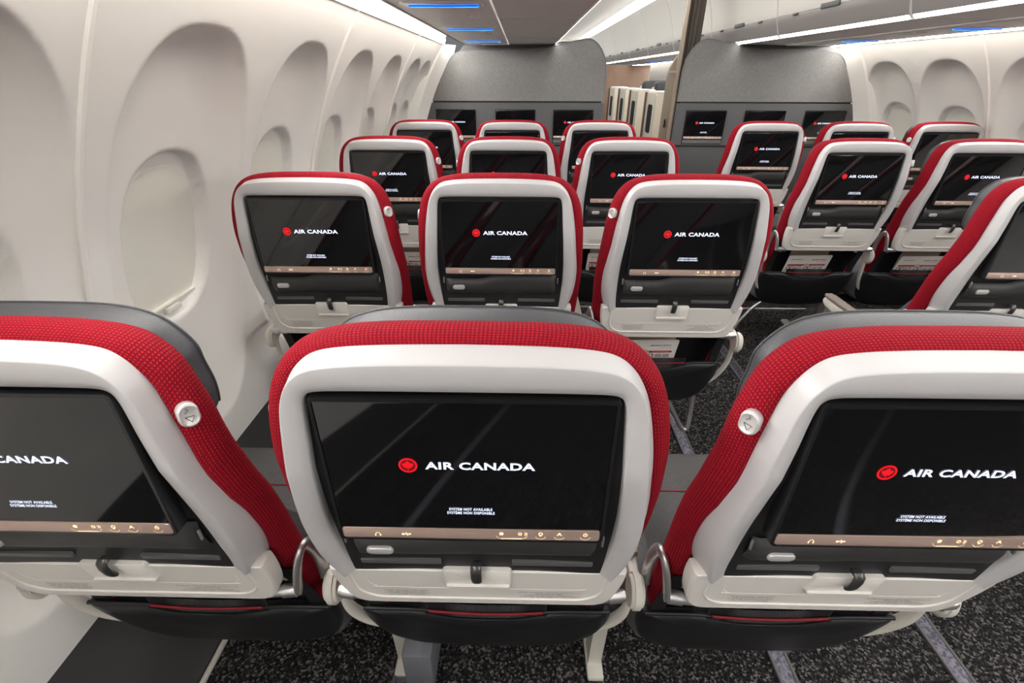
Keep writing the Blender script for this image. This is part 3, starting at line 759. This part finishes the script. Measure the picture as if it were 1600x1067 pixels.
for i, (rr, c) in enumerate(SEATS):
    if rr == 3: continue
    x = COLS[c]; tilt = random.uniform(-.025, .025); dx = random.uniform(-.02, .02) - (.012 if c == 'C' else 0)
    r = thing('safety_card', 'white safety card in seat pocket, %s, %s' % (RSHORT[rr], WHERE[c]), 'card', (x + dx, ROW[rr] + .159, .462), 'safety cards')
    r.rotation_euler = (.33, tilt, 0)
    cd = obj('card_sheet', ME['card'], r)
    for n, k_ in (('red_band', 'red_band'), ('prohibition_sign', 'no_smoking_sign'), ('pictograms', 'pictograms'), ('airline_lettering', 'card_airline'), ('aircraft_lettering', 'card_aircraft'), ('note_lettering', 'card_note'), ('band_lettering', 'card_text')):
        obj(n, ME[k_], cd)
    r = thing('paper_bag', 'beige paper bag in seat pocket, %s, %s' % (RSHORT[rr], WHERE[c]), 'paper bag', (x + dx + .006, ROW[rr] + .172, .466), 'paper bags')
    r.rotation_euler = (.17, -tilt, 0)
    s_ = obj('bag_sheet', ME['bag'], r); obj('mark', ME['bag_mark'], s_); obj('lettering', ME['bag_text'], s_)

# ------------------------------------------------------------------ bulkhead monitors
for x, nm in ((-.443, 'left bulkhead, nearest the window'), (.005, 'left bulkhead, middle one of three'), (.439, 'left bulkhead, nearest the aisle'),
              (1.426, 'right bulkhead, nearest the aisle'), (1.862, 'right bulkhead, middle one of three'), (2.305, 'right bulkhead, nearest the window')):
    r = thing('wall_monitor', 'black seat-back style monitor in the ' + nm, 'monitor', (x, YB - .004, .043), 'bulkhead monitors')
    add_display(r)
    b = MB(); b.prism(rrect(-.152, .152, .812, 1.05, .004, 3), .004, .006, .001); b.prism(rrect(-.146, .146, .818, .845, .003, 3), .002, .004, .001, 1)
    obj('surround', b.mesh('surround', ['bezel', 'slot']), r)

# ------------------------------------------------------------------ overhead bins
def bin_meshes(L, tag):
    b = MB(); g = .004
    sec = [(.972, 1.506), (.652, 1.510), (.650, 1.506), (.645, 1.508)]
    b.loft([[(h, y, z) for h, z in sec] for y in (g, L - g)], False)
    sec = [(.606, 1.612), (.64, 1.62), (.98, 1.9), (.985, 1.506)]
    b.loft([[(h, y, z) for h, z in sec] for y in (g, L - g)], False)
    for y in (g, L - g): b.face([b.pt((h, y, z)) for h, z in [(.972, 1.506), (.645, 1.508), (.625, 1.53), (.603, 1.60), (.64, 1.95), (.98, 1.95)]])
    ME['bin_body' + tag] = b.mesh('bin_body', 'underside', 30)
    b = MB(); b.loft([[(h, y, z) for h, z in [(.634, 1.521), (.628, 1.535), (.612, 1.575), (.603, 1.603), (.606, 1.612)]] for y in (g, L - g)], False); ME['bin_fascia' + tag] = b.mesh('fascia', 'fascia_shaded', 50)
    b = MB(); pts = [(p.x, p.y) for p in catmull([(.604, 1.612), (.596, 1.64), (.578, 1.72), (.548, 1.81), (.508, 1.90), (.462, 1.975), (.455, 1.99)], 4)]
    b.loft([[(h - d, y, z) for h, z in pts] for y, d in ((.006, -.01), (.008, 0), (L - .008, 0), (L - .006, -.01))], False)
    ME['bin_door' + tag] = b.mesh('bin_door', 'bin', 50)
    b = MB(); b.loft([[(h, y, z) for h, z in ((.6455, 1.5075), (.6335, 1.5215))] for y in (.012, L - .012)], False); ME['bin_strip' + tag] = b.mesh('light_strip', 'fascia_white')
    for q_, bx in enumerate((((.601, L * .5, 1.614), (.012, .16, .022)), ((.599, L * .2, 1.606), (.01, .05, .010)), ((.599, L * .8, 1.606), (.01, .05, .010)))):
        b = MB(); b.box(bx[0], bx[1], .0025); ME['bin_latch%d' % q_] = b.mesh('latch' if q_ == 0 else 'hinge_tab', 'slot', 40)
BL_ = 1.10
bin_meshes(BL_, '')
y0 = 4.47 - 6 * BL_
BN = ['far behind the camera', 'just behind the camera', 'above the nearest row', 'above the second row', 'above the third row', 'above the bulkhead'] + ['number %d counting forward from the bulkhead' % (q + 1) for q in range(8)]
for side, nm in ((-1, 'left'), (1, 'right')):
    for k in range(6 if side < 0 else 14):
        r = thing('overhead_bin', 'white overhead bin with light strip, %s side, %s' % (nm, BN[k]), 'overhead bin', (XC, y0 + k * BL_, 0), 'overhead bins')
        r.scale = (side, 1, 1)
        obj('bin_body', ME['bin_body'], r); obj('fascia', ME['bin_fascia'], r, 'lower lip, grey with its shade painted in'); obj('door', ME['bin_door'], r, 'white bin door'); obj('light_strip', ME['bin_strip'], r, 'thin white light strip'); obj('latch', ME['bin_latch0'], r); obj('hinge_tab', ME['bin_latch1'], r); obj('hinge_tab', ME['bin_latch2'], r)
# ------------------------------------------------------------------ passenger service panels
PL = .8297
b = MB(); g = .003
b.loft([[(h, y, z) for h, z in ((.978, 1.53), (.978, 1.502), (.984, 1.4985), (1.27, 1.4985), (1.280, 1.502), (1.280, 1.53))] for y in (g, PL - g)], False); ME['psu'] = b.mesh('service_panel', 'underside', 30)
b = MB(); b.prism([(p[0], p[1]) for p in rrect(1.00, 1.245, .30, .42, .03, 5)], 0, .004, .001)
me = b.mesh('lamp_housing', 'underside', 30)
for v in me.vertices: v.co = (v.co.x, v.co.z + .03, 1.4975 + v.co.y - .002)
ME['lamp_housing'] = me
def lampm(core):
    b = MB(); lp = []
    for k in range(25):
        x = 1.012 + .21 * k / 24; t = abs(k / 12 - 1)
        wd = (.006 + .008 * smooth(min(1, t * 1.6)) * (1 if t < .92 else .6)) * (.45 if core else 1)
        if core and t < .30: wd = .0015
        lp.append([(x, .385 + wd * c, 1.494 - (.0045 if core else .0035) * s_) for c, s_ in ((-1, 0), (-.6, .8), (0, 1), (.6, .8), (1, 0))])
    b.loft(lp, False); return b.mesh('lamp', 'blue_core' if core else 'blue', 60)
ME['lamp'] = lampm(False); ME['lamp_core'] = lampm(True)
b = MB()
for yy in (.62, .70): b.tube([(1.05, yy, 1.4985), (1.05, yy, 1.494)], .018, 16)
ME['vent'] = b.mesh('air_nozzle', 'tray', 40)
for side, nm in ((-1, 'left'), (1, 'right')):
    for k in range(-3, 4 if side < 0 else 10):
        y = 1.365 + k * PL; y1 = y
        if side < 0 and y + PL > 3.95 + .35: continue
        who = ['behind the camera', 'behind the camera', 'above the camera', 'above the nearest row', 'above the second row', 'above the third row', 'over the right bulkhead'][k + 3] if k < 4 else 'number %d past the bulkhead' % (k - 3)
        r = thing('service_panel', 'overhead service panel with blue lamp, %s side, %s' % (nm, who), 'service panel', (XC, y - (0 if side < 0 else .045), 0), 'service panels')
        r.scale = (side, 1, 1)
        obj('panel', ME['psu'], r); obj('lamp_housing', ME['lamp_housing'], r); l = obj('lamp', ME['lamp'], r, 'glowing blue lamp'); obj('lamp_core', ME['lamp_core'], l); obj('air_nozzle', ME['vent'], r)

# ------------------------------------------------------------------ cabin ahead of the bulkhead
b = MB()
out = [(0, 0), (0, 1.30), (.01, 1.37), (.035, 1.42), (.07, 1.46), (.11, 1.49), (.2, 1.5), (.75, 1.5), (.75, 0)]
b.prism([(1.178 + x, z) for x, z in out], 4.24, .04, .004)
b.box((1.235, 4.235, 1.34), (.10, .012, .006), 0, 1)
b.box((1.20, 4.232, .98), (.010, .012, .06), .002, 2)
r = thing('partition_panel', 'champagne laminate partition beside the aisle behind the right bulkhead', 'partition', me=b.mesh('partition_panel', ['champagne', 'cream', 'black'], 30))
for k, yk in enumerate((4.62, 5.36, 6.02, 6.74)):
    r = thing('suite_shell', 'cream business suite shell along the aisle past the bulkhead, %s' % ['nearest', 'second nearest', 'third from the bulkhead', 'farthest'][k], 'suite', (1.205, yk, 0), 'business suite shells')
    H = 1.185
    b = MB(); b.box((.012, .185, H / 2), (.024, .33, H), .006); obj('aisle_panel', b.mesh('aisle_panel', 'cream'), r)
    b = MB()
    b.loft([[(0, .33, z) for z in (0, H)]] , False) if False else None
    b.prism([(.0, 0), (.0, H - .02), (.02, H), (.16, H), (.17, H - .02), (.17, 0)], 0, .03, .006); obj('rear_panel', b.mesh('rear_panel', 'cream', 30), r)
    b = MB(); b.box((.185, .015, H / 2), (.02, .05, H), .004); b.box((-.002, .362, H / 2), (.028, .02, H), .004); obj('edge_trim', b.mesh('edge_trim', 'suite_brown'), r, 'brown edge trim')
    b = MB(); sl = rrect(.09, .25, .86, 1.09, .03, 5)
    b.loft([[(xx, y_, z) for y_, z in sl] for xx in (-.003, .001)], True, True, True); obj('slot', b.mesh('slot', 'black'), r, 'black slot')
    b = MB(); b.box((.09, .17, H + .004), (.16, .34, .014), .004); obj('top_cap', b.mesh('top_cap', 'underside'), r)
for k, (x, y) in enumerate(((1.62, 5.2), (1.64, 5.9), (1.66, 6.6))):
    r = thing('suite_headrest', 'dark suite headrest above the cream shells, %s' % ['nearest of three', 'middle of three', 'farthest of three'][k], 'headrest', (x, y, 0), 'suite headrests')
    b = MB(); b.box((0, 0, 1.19), (.30, .10, .15), .035, seg=4); obj('cushion', b.mesh('cushion', 'leather'), r)
    b = MB(); b.box((0, .03, .62), (.34, .05, 1.18), .02); obj('shell', b.mesh('shell', 'cream'), r)
# curtain bunched at the aisle edge of the right bulkhead
b = MB(); N = 60; lp = []
for z in (0.05, .8, 1.3, 1.5, 1.8, 2.04):
    o = []
    for k in range(N):
        a = 2 * math.pi * k / N; t = 1 + .18 * math.sin(a * 11)
        o.append((1.262 + .052 * t * math.cos(a), 4.06 + .055 * t * math.sin(a), z))
    lp.append(o)
b.loft(lp, True, True, True); r = thing('curtain', 'taupe pleated curtain drawn open beside the right bulkhead', 'curtain', me=b.mesh('curtain', 'curtain', 60))
b = MB(); b.box((1.192, 4.03, 1.02), (.022, .05, 2.04), .005)
thing('curtain_post', 'slim beige post at the aisle edge beside the curtain', 'post', me=b.mesh('curtain_post', 'champagne'))
